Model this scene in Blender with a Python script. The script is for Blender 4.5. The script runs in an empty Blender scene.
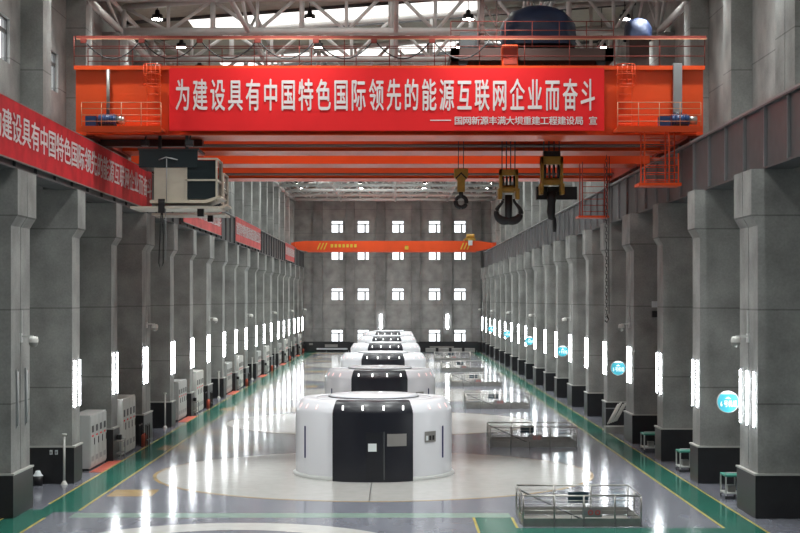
import bpy, math, random
from mathutils import Vector, Matrix
random.seed(7)
C = bpy.context.scene.collection
PI = math.pi

# ------------------------------------------------------------------ camera, world, exposure
cam_data = bpy.data.cameras.new('camera'); cam = bpy.data.objects.new('camera', cam_data); C.objects.link(cam)
cam.location = (0, 0, 6.95); cam.rotation_euler = (PI/2, 0, 0)
cam_data.sensor_width = 36; cam_data.lens = 1530*36/800
cam_data.shift_x = 5/800; cam_data.shift_y = 33/800
cam_data.clip_end = 600
bpy.context.scene.camera = cam
world = bpy.data.worlds.new('world'); bpy.context.scene.world = world; world.use_nodes = True
bg = world.node_tree.nodes['Background']; bg.inputs[0].default_value = (0.93, 0.97, 1, 1); bg.inputs[1].default_value = 2.2
vs = bpy.context.scene.view_settings
vs.view_transform = 'Standard'; vs.look = 'None'; vs.gamma = 1; vs.use_curve_mapping = False
vs.exposure = 0.0
SKYLIGHT, TUBE, LAMP, SPOT = 1.5, 30.0, 60.0, 4400.0

# ------------------------------------------------------------------ materials
def mat(name, col, rough=0.5, metal=0.0, var=0.0, scale=3.0, bump=0.0, spec=0.5, coat=0.0, stretch=(1,1,1)):
    m = bpy.data.materials.new(name); m.use_nodes = True
    nt = m.node_tree; b = nt.nodes['Principled BSDF']
    b.inputs['Base Color'].default_value = (*col, 1); b.inputs['Roughness'].default_value = rough
    b.inputs['Metallic'].default_value = metal; b.inputs['Specular IOR Level'].default_value = spec
    b.inputs['Coat Weight'].default_value = coat; b.inputs['Coat Roughness'].default_value = 0.1
    if var or bump:
        g = nt.nodes.new('ShaderNodeNewGeometry'); mp = nt.nodes.new('ShaderNodeMapping')
        mp.inputs['Scale'].default_value = stretch
        nt.links.new(g.outputs['Position'], mp.inputs['Vector'])
        n = nt.nodes.new('ShaderNodeTexNoise'); n.inputs['Scale'].default_value = scale; n.inputs['Detail'].default_value = 5
        nt.links.new(mp.outputs[0], n.inputs['Vector'])
        if var:
            r = nt.nodes.new('ShaderNodeMapRange'); r.inputs[1].default_value = .3; r.inputs[2].default_value = .7
            r.inputs[3].default_value = 1-var; r.inputs[4].default_value = 1+var
            nt.links.new(n.outputs['Fac'], r.inputs[0])
            mx = nt.nodes.new('ShaderNodeMix'); mx.data_type = 'RGBA'; mx.blend_type = 'MULTIPLY'; mx.inputs[0].default_value = 1
            mx.inputs[6].default_value = (*col, 1); nt.links.new(r.outputs[0], mx.inputs[7])
            nt.links.new(mx.outputs[2], b.inputs['Base Color'])
        if bump:
            bp = nt.nodes.new('ShaderNodeBump'); bp.inputs['Strength'].default_value = bump; bp.inputs['Distance'].default_value = .05
            nt.links.new(n.outputs['Fac'], bp.inputs['Height']); nt.links.new(bp.outputs[0], b.inputs['Normal'])
    return m

def emit(name, col, s):
    m = bpy.data.materials.new(name); m.use_nodes = True; nt = m.node_tree; b = nt.nodes['Principled BSDF']
    b.inputs['Base Color'].default_value = (*[min(.8, c) for c in col], 1)
    b.inputs['Emission Color'].default_value = (*col, 1); b.inputs['Emission Strength'].default_value = s
    return m

def concrete(name, col, pitch=3.0, off=0.6):
    """cast concrete: mottled, with dark formwork joints every few metres of height"""
    m = mat(name, col, rough=.75, var=.26, scale=.8, bump=.05, spec=.3)
    nt = m.node_tree; b = nt.nodes['Principled BSDF']
    prev = b.inputs['Base Color'].links[0].from_socket
    g = nt.nodes.new('ShaderNodeNewGeometry'); s = nt.nodes.new('ShaderNodeSeparateXYZ')
    nt.links.new(g.outputs['Position'], s.inputs[0])
    def M(op, a, bval):
        x = nt.nodes.new('ShaderNodeMath'); x.operation = op
        if hasattr(a, 'is_linked'): nt.links.new(a, x.inputs[0])
        else: x.inputs[0].default_value = a
        if hasattr(bval, 'is_linked'): nt.links.new(bval, x.inputs[1])
        else: x.inputs[1].default_value = bval
        return x.outputs[0]
    line = M('LESS_THAN', M('MODULO', M('ADD', s.outputs['Z'], 30-off), pitch), .05)
    n2 = nt.nodes.new('ShaderNodeTexNoise'); n2.inputs['Scale'].default_value = 14; n2.inputs['Detail'].default_value = 3
    nt.links.new(g.outputs['Position'], n2.inputs['Vector'])
    fine = M('ADD', M('MULTIPLY', n2.outputs['Fac'], .4), .8)
    f = M('MULTIPLY', fine, M('SUBTRACT', 1.0, M('MULTIPLY', line, .38)))
    mx = nt.nodes.new('ShaderNodeMix'); mx.data_type = 'RGBA'; mx.blend_type = 'MULTIPLY'; mx.inputs[0].default_value = 1
    nt.links.new(prev, mx.inputs[6]); nt.links.new(f, mx.inputs[7]); nt.links.new(mx.outputs[2], b.inputs['Base Color'])
    return m

M = {}
M['concrete'] = concrete('cast_concrete', (.31, .315, .305))
M['wall'] = concrete('wall_concrete', (.36, .36, .35), 3.2, 1.0)
M['pilaster'] = concrete('dark_concrete', (.25, .25, .245), 3.2, 1.0)
M['plinth'] = mat('dark_tile', (.022, .023, .026), .35, var=.1)
M['plinth_trim'] = mat('pale_stone_trim', (.5, .5, .48), .5)
FL = dict(rough=.14, bump=.025, scale=2.2, spec=.27)
M['floor'] = mat('blue_grey_epoxy', (.2, .21, .25), var=.10, stretch=(.6, .2, 1), **FL)
M['cream'] = mat('cream_epoxy', (.46, .455, .44), var=.05, **FL)
M['green'] = mat('green_epoxy', (.03, .155, .115), var=.15, **FL)
M['pale_green'] = mat('pale_green_epoxy', (.26, .36, .31), var=.12, **FL)
M['yellow_line'] = mat('yellow_floor_paint', (.55, .45, .14), var=.15, **FL)
M['tan'] = mat('tan_floor_paint', (.45, .32, .16), var=.15, **FL)
M['white_line'] = mat('white_floor_paint', (.6, .6, .58), var=.08, **FL)
M['red_mat'] = mat('red_rubber', (.5, .1, .06), .6, var=.1)
M['orange'] = mat('orange_crane_paint', (.76, .08, .016), .38, var=.07, scale=.6, spec=.4)
M['dark_orange'] = mat('dark_orange_paint', (.34, .04, .022), .6, var=.15, scale=2)  # darker, redder version of the crane orange
M['banner'] = mat('red_banner_cloth', (.84, .018, .022), .55, var=.06, scale=.5, spec=.3)
M['banner_faded'] = mat('faded_red_banner_cloth', (.66, .03, .04), .6, var=.2, scale=1.2, spec=.3)
M['banner_pink'] = mat('pink_banner_cloth', (.62, .12, .12), .6, var=.2, scale=.8, spec=.3)
M['letter'] = mat('white_lettering', (.82, .74, .74), .55)
M['steel_white'] = mat('white_steel', (.62, .63, .62), .45, var=.06)
M['roof'] = mat('beige_roof_sheet', (.36, .34, .28), .6, var=.1)
M['girder'] = mat('dark_grey_steel', (.085, .09, .095), .45, var=.12, scale=2)
M['grey_steel'] = mat('grey_steel', (.32, .33, .34), .45, metal=.2)
M['stainless'] = mat('stainless_steel', (.42, .41, .39), .3, metal=.85)
M['kick'] = mat('brushed_kick_plate', (.33, .33, .31), .4, metal=.5, var=.1)
M['black'] = mat('black_paint', (.015, .015, .017), .45)
M['rubber'] = mat('black_rubber', (.02, .02, .02), .7)
M['white_shell'] = mat('white_gloss_lacquer', (.8, .81, .86), .22, spec=.5, coat=.3)
M['panel'] = mat('charcoal_panel', (.016, .017, .024), .28, spec=.5)
M['door_panel'] = mat('charcoal_door', (.013, .014, .019), .3)
M['navy'] = mat('navy_glass', (.02, .025, .12), .2)
M['plate'] = mat('grey_nameplate', (.3, .29, .28), .4, metal=.3)
M['paper'] = mat('white_sign', (.75, .8, .82), .4)
M['yellow'] = mat('ochre_crane_paint', (.36, .21, .035), .45, var=.15, scale=4)
M['hazard'] = mat('hazard_yellow', (.7, .5, .05), .5)
M['tarp'] = mat('blue_tarpaulin', (.005, .013, .045), .6, var=.25, scale=1.6, bump=.6)
M['motor'] = mat('blue_motor_enamel', (.02, .06, .18), .35)
M['cabin'] = mat('ivory_cabin_paint', (.52, .48, .4), .45, var=.04)
M['rail_red'] = mat('dark_red_rail_paint', (.2, .03, .02), .55)
M['dark_brown'] = mat('dark_brown_steel', (.06, .03, .025), .6)  # one even black-brown for trolley parts, flange tops and crane walkways
M['pale_rail'] = mat('pale_orange_rail_paint', (.6, .3, .17), .5)
M['cabinet'] = mat('light_grey_cabinet', (.5, .51, .5), .4, var=.04)
M['cabinet_white'] = mat('white_cabinet', (.66, .66, .63), .4, var=.04)
M['cart_green'] = mat('green_cart_top', (.06, .3, .23), .5)
M['sign_cyan'] = emit('cyan_lit_sign', (.02, .33, .42), .38)
M['sign_white'] = emit('white_lit_sign', (.8, .95, 1), .7)
M['tube'] = emit('fluorescent_tube', (.93, .97, 1), TUBE)
M['tube_off'] = mat('unlit_tube', (.55, .57, .58), .3)
M['lamp'] = emit('high_bay_lens', (1, .97, .9), LAMP)
M['led'] = emit('white_led', (1, 1, 1), 3.0)
M['led_pink'] = emit('pink_led', (1, .55, .52), 1.2)
M['skylight'] = emit('translucent_roof_sheet', (1, .985, .94), SKYLIGHT)
M['frame'] = mat('window_frame', (.12, .12, .12), .5)
g_ = bpy.data.materials.new('window_glass'); g_.use_nodes = True; nt = g_.node_tree
for n in list(nt.nodes):
    if n.type != 'OUTPUT_MATERIAL': nt.nodes.remove(n)
tr = nt.nodes.new('ShaderNodeBsdfTransparent'); gl = nt.nodes.new('ShaderNodeBsdfGlossy'); gl.inputs['Roughness'].default_value = .05
mxs = nt.nodes.new('ShaderNodeMixShader'); mxs.inputs[0].default_value = .06
nt.links.new(tr.outputs[0], mxs.inputs[1]); nt.links.new(gl.outputs[0], mxs.inputs[2])
nt.links.new(mxs.outputs[0], nt.nodes['Material Output'].inputs[0]); M['glass'] = g_
M['cab_glass'] = mat('dark_cab_glass', (.03, .04, .045), .08, spec=.6)

# ------------------------------------------------------------------ mesh building
class MB:
    def __init__(s): s.v = []; s.f = []; s.smooth = set()
    def quad(s, a, b, c, d):
        i = len(s.v); s.v += [tuple(a), tuple(b), tuple(c), tuple(d)]; s.f.append((i, i+1, i+2, i+3)); return s
    def box(s, x0, x1, y0, y1, z0, z1):
        if x0 > x1: x0, x1 = x1, x0
        if y0 > y1: y0, y1 = y1, y0
        if z0 > z1: z0, z1 = z1, z0
        i = len(s.v)
        s.v += [(x0,y0,z0),(x1,y0,z0),(x1,y1,z0),(x0,y1,z0),(x0,y0,z1),(x1,y0,z1),(x1,y1,z1),(x0,y1,z1)]
        for q in ((0,3,2,1),(4,5,6,7),(0,1,5,4),(1,2,6,5),(2,3,7,6),(3,0,4,7)): s.f.append(tuple(i+k for k in q))
        return s
    def prism(s, pts, axis, a, b):
        """extrude a 2D outline along axis; pts are the two other coordinates in xyz order"""
        n = len(pts); i = len(s.v)
        for t in (a, b):
            for p in pts:
                s.v.append((t, p[0], p[1]) if axis == 0 else (p[0], t, p[1]) if axis == 1 else (p[0], p[1], t))
        s.f.append(tuple(i+k for k in range(n))); s.f.append(tuple(i+n+k for k in reversed(range(n))))
        for k in range(n):
            s.f.append((i+k, i+n+k, i+n+(k+1) % n, i+(k+1) % n))
        return s
    def tube(s, pts, r, n=8, closed=False):
        pts = [Vector(p) for p in pts]; i = len(s.v); m = len(pts)
        for k, p in enumerate(pts):
            if closed: d = pts[(k+1) % m]-pts[k-1]
            else: d = pts[min(k+1, m-1)]-pts[max(k-1, 0)]
            d.normalize()
            up = Vector((0, 0, 1)) if abs(d.z) < .95 else Vector((1, 0, 0))
            a = d.cross(up).normalized(); b = d.cross(a)
            rr = r[k] if isinstance(r, (list, tuple)) else r
            for q in range(n):
                t = 2*PI*q/n; s.v.append(tuple(p+a*math.cos(t)*rr+b*math.sin(t)*rr))
        for k in range(m if closed else m-1):
            k2 = (k+1) % m
            for q in range(n):
                s.smooth.add(len(s.f)); s.f.append((i+k*n+q, i+k*n+(q+1) % n, i+k2*n+(q+1) % n, i+k2*n+q))
        if not closed:
            s.f.append(tuple(i+q for q in reversed(range(n)))); s.f.append(tuple(i+(m-1)*n+q for q in range(n)))
        return s
    def bar(s, p, q, w, h=None):
        """rectangular bar between two points"""
        p, q = Vector(p), Vector(q); h = h or w; d = (q-p).normalized()
        up = Vector((0, 0, 1)) if abs(d.z) < .95 else Vector((1, 0, 0))
        a = d.cross(up).normalized(); b = d.cross(a).normalized(); i = len(s.v)
        for t in (p, q):
            for sa, sb in ((-1,-1),(1,-1),(1,1),(-1,1)): s.v.append(tuple(t+a*sa*w/2+b*sb*h/2))
        for f in ((0,1,2,3),(7,6,5,4),(0,4,5,1),(1,5,6,2),(2,6,7,3),(3,7,4,0)): s.f.append(tuple(i+k for k in f))
        return s
    def lathe(s, prof, c=(0,0,0), n=64, a0=0, a1=2*PI, smooth=True):
        full = abs(a1-a0-2*PI) < 1e-6; m = n if full else n+1; i = len(s.v); L = len(prof)
        for k in range(m):
            t = a0+(a1-a0)*k/n
            for r, z in prof: s.v.append((c[0]+r*math.cos(t), c[1]+r*math.sin(t), c[2]+z))
        for k in range(n):
            k2 = (k+1) % m
            for j in range(L-1):
                if smooth: s.smooth.add(len(s.f))
                s.f.append((i+k*L+j, i+k2*L+j, i+k2*L+j+1, i+k*L+j+1))
        return s
    def cyl(s, c, r, depth, axis=2, n=20):
        e = [Vector(c), Vector(c)]; e[0][axis] -= depth/2; e[1][axis] += depth/2
        return s.tube(e, r, n)
    def disc(s, x, y, r, z0, z1, n=96):
        i = len(s.v)
        for z in (z0, z1):
            for k in range(n): s.v.append((x+r*math.cos(2*PI*k/n), y+r*math.sin(2*PI*k/n), z))
        s.f.append(tuple(i+n+k for k in range(n)))
        for k in range(n): s.f.append((i+k, i+(k+1) % n, i+n+(k+1) % n, i+n+k))
        return s
    def build(s, name, material, parent=None, bevel=0.0):
        me = bpy.data.meshes.new(name); 
        o = (parent_offset(parent) if parent is not None else Vector((0, 0, 0)))
        me.from_pydata([tuple(Vector(v)-o) for v in s.v], [], s.f); me.update()
        for k in s.smooth: me.polygons[k].use_smooth = True
        me.materials.append(M[material] if isinstance(material, str) else material)
        ob = bpy.data.objects.new(name, me); C.objects.link(ob)
        if parent is not None: ob.parent = parent
        if bevel:
            b = ob.modifiers.new('edge', 'BEVEL'); b.width = bevel; b.segments = 2; b.limit_method = 'ANGLE'
        return ob

def parent_offset(p):
    o = Vector((0, 0, 0))
    while p is not None: o += p.location; p = p.parent
    return o
def tag(o, label=None, cat=None, group=None, kind=None):
    if label: o['label'] = label
    if cat: o['category'] = cat
    if group: o['group'] = group
    if kind: o['kind'] = kind
    return o
def thing(name, loc, label, cat, group=None, kind=None):
    o = bpy.data.objects.new(name, None); C.objects.link(o); o.location = loc; o.empty_display_size = .2
    return tag(o, label, cat, group, kind)
def struct(o, label=None, cat=None): o['kind'] = 'structure'; return tag(o, label, cat)
def copy_tree(o, parent=None):
    c = o.copy(); C.objects.link(c)
    if parent is not None: c.parent = parent
    for ch in list(o.children): copy_tree(ch, c)
    return c
def dup(o, loc, label, group=None, rz=None):
    c = copy_tree(o); c.location = loc; c['label'] = label
    if rz is not None: c.rotation_euler.z = rz
    if group: c['group'] = group
    return c
ORD = 'first second third fourth fifth sixth seventh eighth ninth tenth eleventh twelfth thirteenth fourteenth fifteenth sixteenth seventeenth eighteenth nineteenth twentieth twenty-first'.split()

# lettering: each character is measured and fitted to its own cell
_glyph = {}
def glyph(ch):
    k = ch
    if k not in _glyph:
        cu = bpy.data.curves.new('lettering', 'FONT'); cu.body = ch; cu.size = 1; cu.resolution_u = 2
        ob = bpy.data.objects.new('lettering', cu); C.objects.link(ob)
        dg = bpy.context.evaluated_depsgraph_get(); dg.update()
        me = bpy.data.meshes.new_from_object(ob.evaluated_get(dg))
        _glyph[k] = ([(v.co.x, v.co.y) for v in me.vertices], [tuple(p.vertices) for p in me.polygons])
        bpy.data.objects.remove(ob); bpy.data.curves.remove(cu); bpy.data.meshes.remove(me)
    return _glyph[k]
def letters(mb, text, origin, ux, uz, pitch, w, h, bold=.012):
    """text along ux, glyphs stretched so one em is w wide and h high"""
    origin, ux, uz = Vector(origin), Vector(ux), Vector(uz); nrm = ux.cross(uz)
    for k, ch in enumerate(text):
        if ch == ' ': continue
        v, f = glyph(ch)
        if not v: continue
        xs = [p[0] for p in v]; ys = [p[1] for p in v]
        cx = (min(xs)+max(xs))/2
        for q, (dx, dy) in enumerate(((-bold, 0), (bold, 0), (0, bold*.6), (0, -bold*.6))):   # heavier strokes
            i = len(mb.v)
            for x, y in v:
                mb.v.append(tuple(origin+ux*(k*pitch+(x-cx+dx)*w)+uz*((y+dy)*h)+nrm*(.004*q)))
            mb.f += [tuple(i+q for q in p) for p in f]
SLOGAN = '为建设具有中国特色国际领先的能源互联网企业而奋斗'
SIGNED = '国网新源丰满大坝重建工程建设局 宣'

# ------------------------------------------------------------------ setting: shell
Y0, Y1 = -4.0, 205.0
XL, XR = -14.15, 13.5          # side walls
UNIT = 25.2                     # one generator bay
def roof_z(x): return 22.6+.075*x

fl = MB().box(XL-.4, XR+.4, Y0, Y1+.4, -.3, 0).build('floor', 'floor'); struct(fl)
GY = [61.3+UNIT*k for k in range(6)]; GX = -.85
def marking(name, mb, m): o = mb.build(name, m, fl); return o
mb = MB()
for y in GY: mb.disc(GX, y, 8.75, 0, .004)
marking('disc_border', mb, 'tan')
mb = MB()
for y in GY: mb.disc(GX, y, 8.6, 0, .007)
marking('cream_disc', mb, 'cream')
mb = MB().disc(-4.7, 42.4, 5.2, 0, .004); marking('ring_marking', mb, 'white_line')
mb = MB().disc(-4.7, 42.4, 3.7, 0, .007); marking('ring_centre', mb, 'floor')
# walkways
mb = MB()
mb.box(-11.7, -10.4, 50, Y1, 0, .004).box(-12.4, -11.15, 30, 50.6, 0, .005)
mb.box(10.05, 11.1, 30, Y1, 0, .004); mb.box(2.55, 3.7, 38, 48.75, 0, .004); mb.box(2.55, 10.05, 45.2, 46.5, 0, .005)
marking('green_walkway', mb, 'green')
mb = MB()
for k in range(7): mb.box(-10.4, 3.7 if k == 0 else 10.05, 48.75+UNIT*k, 49.75+UNIT*k, 0, .003)
marking('pale_walkway', mb, 'pale_green')
mb = MB()
for x, a, b in ((-11.75, 52, Y1), (-10.4, 50.4, Y1), (-12.45, 30, 50.6), (-11.15, 30, 48.7), (10.0, 46.5, Y1), (11.12, 30, Y1), (2.5, 38, 48.75), (3.72, 46.5, 48.75)):
    mb.box(x-.04, x+.04, a, b, 0, .008)
marking('yellow_line', mb, 'yellow_line')
mb = MB()
for k in range(7):
    y = 54.0+UNIT*k
    mb.box(-10.2, -8.6, y, y+1.9, 0, .005)
    if k < 6: mb.box(-11.0, -6.2, y+16.6, y+18.9, 0, .005)
marking('tan_patch', mb, 'tan')
mb = MB().box(GX-.05, GX-.02, 52.7, 58.2, .007, .012); marking('cable_groove', mb, 'black')

def wall_holes(mb, us, zs, holes, fn):
    """boxes over a grid, leaving out the cells that are holes; fn(u0,u1,z0,z1) adds one box"""
    U = sorted(set(us+[h[0] for h in holes]+[h[1] for h in holes])); Z = sorted(set(zs+[h[2] for h in holes]+[h[3] for h in holes]))
    for i in range(len(U)-1):
        run = None
        for j in range(len(Z)-1):
            cu, cz = (U[i]+U[i+1])/2, (Z[j]+Z[j+1])/2
            inside = any(h[0] < cu < h[1] and h[2] < cz < h[3] for h in holes)
            if inside:
                if run is not None: fn(U[i], U[i+1], run, Z[j]); run = None
            elif run is None: run = Z[j]
        if run is not None: fn(U[i], U[i+1], run, Z[-1])

BAYS = []                                            # (start, end) of every column along the hall
for k in range(7):
    BAYS.append((48.6+UNIT*k, 51.1+UNIT*k, True))
    if k < 6:
        BAYS.append((57.8+UNIT*k, 59.2+UNIT*k, False)); BAYS.append((65.8+UNIT*k, 67.2+UNIT*k, False))
# left wall with high windows
lw = []
for (a0, a1, d0), (b0, b1, d1) in zip(BAYS[:-1], BAYS[1:]):
    c = (a1+b0)/2+1.0; lw.append((c-.78, c+.78, 15.6, 17.25))
mb = MB(); wall_holes(mb, [Y0, Y1], [0, roof_z(XL)+.2], lw, lambda u0, u1, z0, z1: mb.box(XL-.35, XL, u0, u1, z0, z1))
struct(mb.build('wall_left', 'wall'))
mb = MB().box(XR, XR+.35, Y0, Y1, 0, roof_z(XR)+.2); struct(mb.build('wall_right', 'wall'))
mb = MB().box(XL-.35, XR+.35, Y0-.35, Y0, 0, 24); struct(mb.build('wall_back', 'wall'))
ex, ez = [-7.75, -4.25, .4, 5.3, 8.7], [16.7, 13.05, 7.65, 2.1]
ew = [(x-.8, x+.8, z-.82, z+.82) for z in ez for x in ex]
mb = MB(); wall_holes(mb, [XL-.35, XR+.35], [0, 24], ew, lambda u0, u1, z0, z1: mb.box(u0, u1, Y1, Y1+.35, z0, z1))
wf = struct(mb.build('wall_front', 'wall'))
mb = MB()
for x in (-10.3, -6.0, -1.9, 2.8, 7.0, 10.9): mb.box(x-.6, x+.6, Y1-.6, Y1, 0, 20.0)
mb.build('wall_pilaster', 'pilaster', wf)
mb = MB().box(XL, XR, Y1-.68, Y1, 0, 1.25); o = struct(mb.build('baseboard_front', 'plinth'))

# windows
wn = 0
def window(u, z, hw, hh, side):
    global wn; wn += 1
    f = MB(); g = MB(); t = .06
    def bx(m, a, b, c, d, y0, y1):
        if side == 'front': m.box(a, b, Y1+y0, Y1+y1, c, d)
        else: m.box(XL-y0, XL-y1, a, b, c, d)
    bx(f, u-hw, u-hw+t, z-hh, z+hh, .12, .2); bx(f, u+hw-t, u+hw, z-hh, z+hh, .12, .2)
    bx(f, u-hw, u+hw, z-hh, z-hh+t, .12, .2); bx(f, u-hw, u+hw, z+hh-t, z+hh, .12, .2)
    bx(f, u-hw, u+hw, z+hh*.42-.07, z+hh*.42+.07, .12, .2)
    if side == 'front': bx(f, u+hw*.3-.1, u+hw*.3+.1, z-hh, z+hh*.42, .12, .2)
    else: bx(f, u-hw*.4-.04, u-hw*.4+.04, z-hh, z+hh, .12, .2)
    o = f.build('window_%d' % wn, 'frame'); struct(o)
    bx(g, u-hw+t, u+hw-t, z-hh+t, z+hh-t, .15, .165); g.build('window_pane', 'glass', o)
for a, b, c, d in ew: window((a+b)/2, (c+d)/2, .8, .82, 'front')
for a, b, c, d in lw: window((a+b)/2, (c+d)/2, .78, .825, 'left')

# roof
mb = MB()
sky = []
TR = [b[0]+(b[1]-b[0])/2 for b in BAYS]
yA = 22.0
strips = [(c-2.7, c+2.7) for c in [33.4+12.4*k for k in range(14)]]
mb = MB(); sk = MB(); edges = [Y0]
for a, b in strips: edges += [a, b]
edges.append(Y1+.4)
SX0, SX1 = -11.0, 4.6
def roofq(m, x0, x1, y0, y1, dz=0):
    m.v += [(x0, y0, roof_z(x0)+dz), (x1, y0, roof_z(x1)+dz), (x1, y1, roof_z(x1)+dz), (x0, y1, roof_z(x0)+dz),
            (x0, y0, roof_z(x0)+.15), (x1, y0, roof_z(x1)+.15), (x1, y1, roof_z(x1)+.15), (x0, y1, roof_z(x0)+.15)]
    i = len(m.v)-8
    for q in ((0,3,2,1),(4,5,6,7),(0,1,5,4),(1,2,6,5),(2,3,7,6),(3,0,4,7)): m.f.append(tuple(i+k for k in q))
for k in range(0, len(edges), 2): roofq(mb, SX0, SX1, edges[k], edges[k+1])
roofq(mb, XL-.35, SX0, Y0, Y1+.4); roofq(mb, 11.0, XR+.35, Y0, Y1+.4); roofq(mb, SX1, 11.0, 61.0, Y1+.4)
for k in range(0, 8, 2): roofq(mb, SX1, 11.0, edges[k], min(61.0, edges[k+1]))
roof = struct(mb.build('ceiling', 'roof'))
for a, b in strips: roofq(sk, SX0, 11.0 if b < 61 else SX1, a, b, .03)  # unseen strips before the near crane are widened to light its banner
sk.build('skylight', 'skylight', roof)
rb = MB()
for c in [a-.05 for a, b in strips]+[b+.05 for a, b in strips]: rb.bar((XL, c, roof_z(XL)-.08), (XR, c, roof_z(XR)-.08), .1, .18)
rb.build('roof_purlin', 'girder', roof)

# roof trusses of white steel pipe, one over every pair of columns
def truss(y):
    m = MB(); zb = 20.1; xa, xb = -13.3, 12.9
    m.tube([(xa, y, zb), (xb, y, zb)], .19, 10); m.tube([(xa, y, roof_z(xa)-.3), (xb, y, roof_z(xb)-.3)], .16, 10)
    n = 12; st = (xb-xa)/n
    for k in range(n+1):
        x = xa+st*k
        m.tube([(x, y, zb), (x, y, roof_z(x)-.3)], .13 if k % 2 == 0 else .09, 8)
        if k < n:
            if k % 2 == 0: m.tube([(x, y, roof_z(x)-.3), (x+st, y, zb)], .09, 8)
            else: m.tube([(x, y, zb), (x+st, y, roof_z(x+st)-.3)], .09, 8)
    return m
for k, y in enumerate(TR):
    tag(truss(y).build('roof_truss', 'steel_white'), 'white pipe truss spanning the hall below the roof, %s from the camera' % ORD[k], 'roof truss', 'white roof trusses', 'structure')
# bracing trusses along the hall
for nm, x in (('left wall', -13.45), ('left of the middle', -7.2), ('middle', 0.05), ('right of the middle', 7.0), ('right wall', 12.95)):
    m = MB(); zb = 20.1; edge = 'wall' in nm
    m.tube([(x, 46, zb), (x, Y1-.2, zb)], .17 if edge else .12, 8); m.tube([(x, 46, roof_z(x)-.45), (x, Y1-.2, roof_z(x)-.45)], .12, 8)
    for a, b in zip(TR[:-1], TR[1:]):
        mid = (a+b)/2
        m.tube([(x, a, zb), (x, mid, roof_z(x)-.45)], .08, 8); m.tube([(x, mid, roof_z(x)-.45), (x, b, zb)], .08, 8)
    tag(m.build('bracing_truss', 'steel_white'), 'white lattice truss running the length of the roof, %s' % nm.replace('left wall', 'along the left wall').replace('right wall', 'along the right wall').replace('middle', 'the middle').replace('the the', 'the').replace('of the the', 'of the'), 'bracing truss', 'roof bracing trusses', 'structure')

# ------------------------------------------------------------------ columns
SIDE = {'left': dict(s=-1, xa=-12.2, xc=-11.98, xw=XL, xu=-13.3, xg=-12.05), 'right': dict(s=1, xa=11.52, xc=11.32, xw=XR, xu=12.7, xg=11.72)}
ZCAP, ZTOP = 11.1, 19.85
for side, S in SIDE.items():
    s = S['s']
    for k, (a, b, dbl) in enumerate(BAYS):
        rs = [(a, (a+b)/2-.03), ((a+b)/2+.03, b)] if dbl else [(a, b)]
        m = MB(); up = MB()
        for y0, y1 in rs:
            prof = [(S['xw'], 0), (S['xa'], 0), (S['xa'], 9.3), (S['xc'], 9.65), (S['xc'], ZCAP), (S['xw'], ZCAP)]
            if s > 0: prof = prof[::-1]
            m.prism(prof, 1, y0, y1)
            up.box(S['xu'], S['xw'], y0, y1, ZCAP, ZTOP)
        word = 'wide split' if dbl else 'narrow'
        o = m.build('concrete_column', 'concrete')
        tag(o, '%s grey concrete column, %s from the camera in the %s row' % (word, ORD[k], side), 'column', 'concrete columns of the %s row' % side, 'structure')
        up.build('upper_shaft', 'concrete', o)
        MB().box(S['xa']-s*.09, S['xw'], a-.07, b+.07, 0, 1.36).build('plinth', 'plinth', o)
        MB().box(S['xa']-s*.12, S['xw'], a-.1, b+.1, 1.36, 1.42).build('plinth_trim', 'plinth_trim', o)

# crane runway girders
for side, S in SIDE.items():
    s = S['s']; xg = S['xg']; back = xg+s*.9
    root = thing('runway_girder', (xg, 40, ZCAP), 'dark grey steel crane girder resting on the %s row of columns' % side, 'girder')
    MB().box(xg+s*.12, back-s*.12, 40, Y1-.4, ZCAP+.04, 13.1).build('web', 'girder', root)
    MB().box(xg, back, 40, Y1-.4, ZCAP, ZCAP+.07).box(xg, back, 40, Y1-.4, 13.1, 13.16).build('flange', 'girder', root)
    y = 42.9; st = MB().box(xg+s*.02, xg+s*.12, y, y+.04, ZCAP+.07, 13.1).build('stiffener', 'grey_steel' if side == 'right' else 'girder', root)
    for q in range(1, 56): c = st.copy(); C.objects.link(c); c.parent = root; c.location.y = q*2.9
    MB().box(xg+s*.38, xg+s*.5, 40, Y1-.4, 13.16, 13.3).build('crane_rail', 'girder', root)
    MB().box(xg+s*.02, xg+s*.1, 40, Y1-.4, 13.16, 13.24).build('edge_rail', 'grey_steel', root)
    # service walkway behind the rail, with its handrail
    MB().box(back, S['xu']-s*.02, 40, Y1-.4, 13.1, 13.16).build('service_walkway', 'girder', root)

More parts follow.
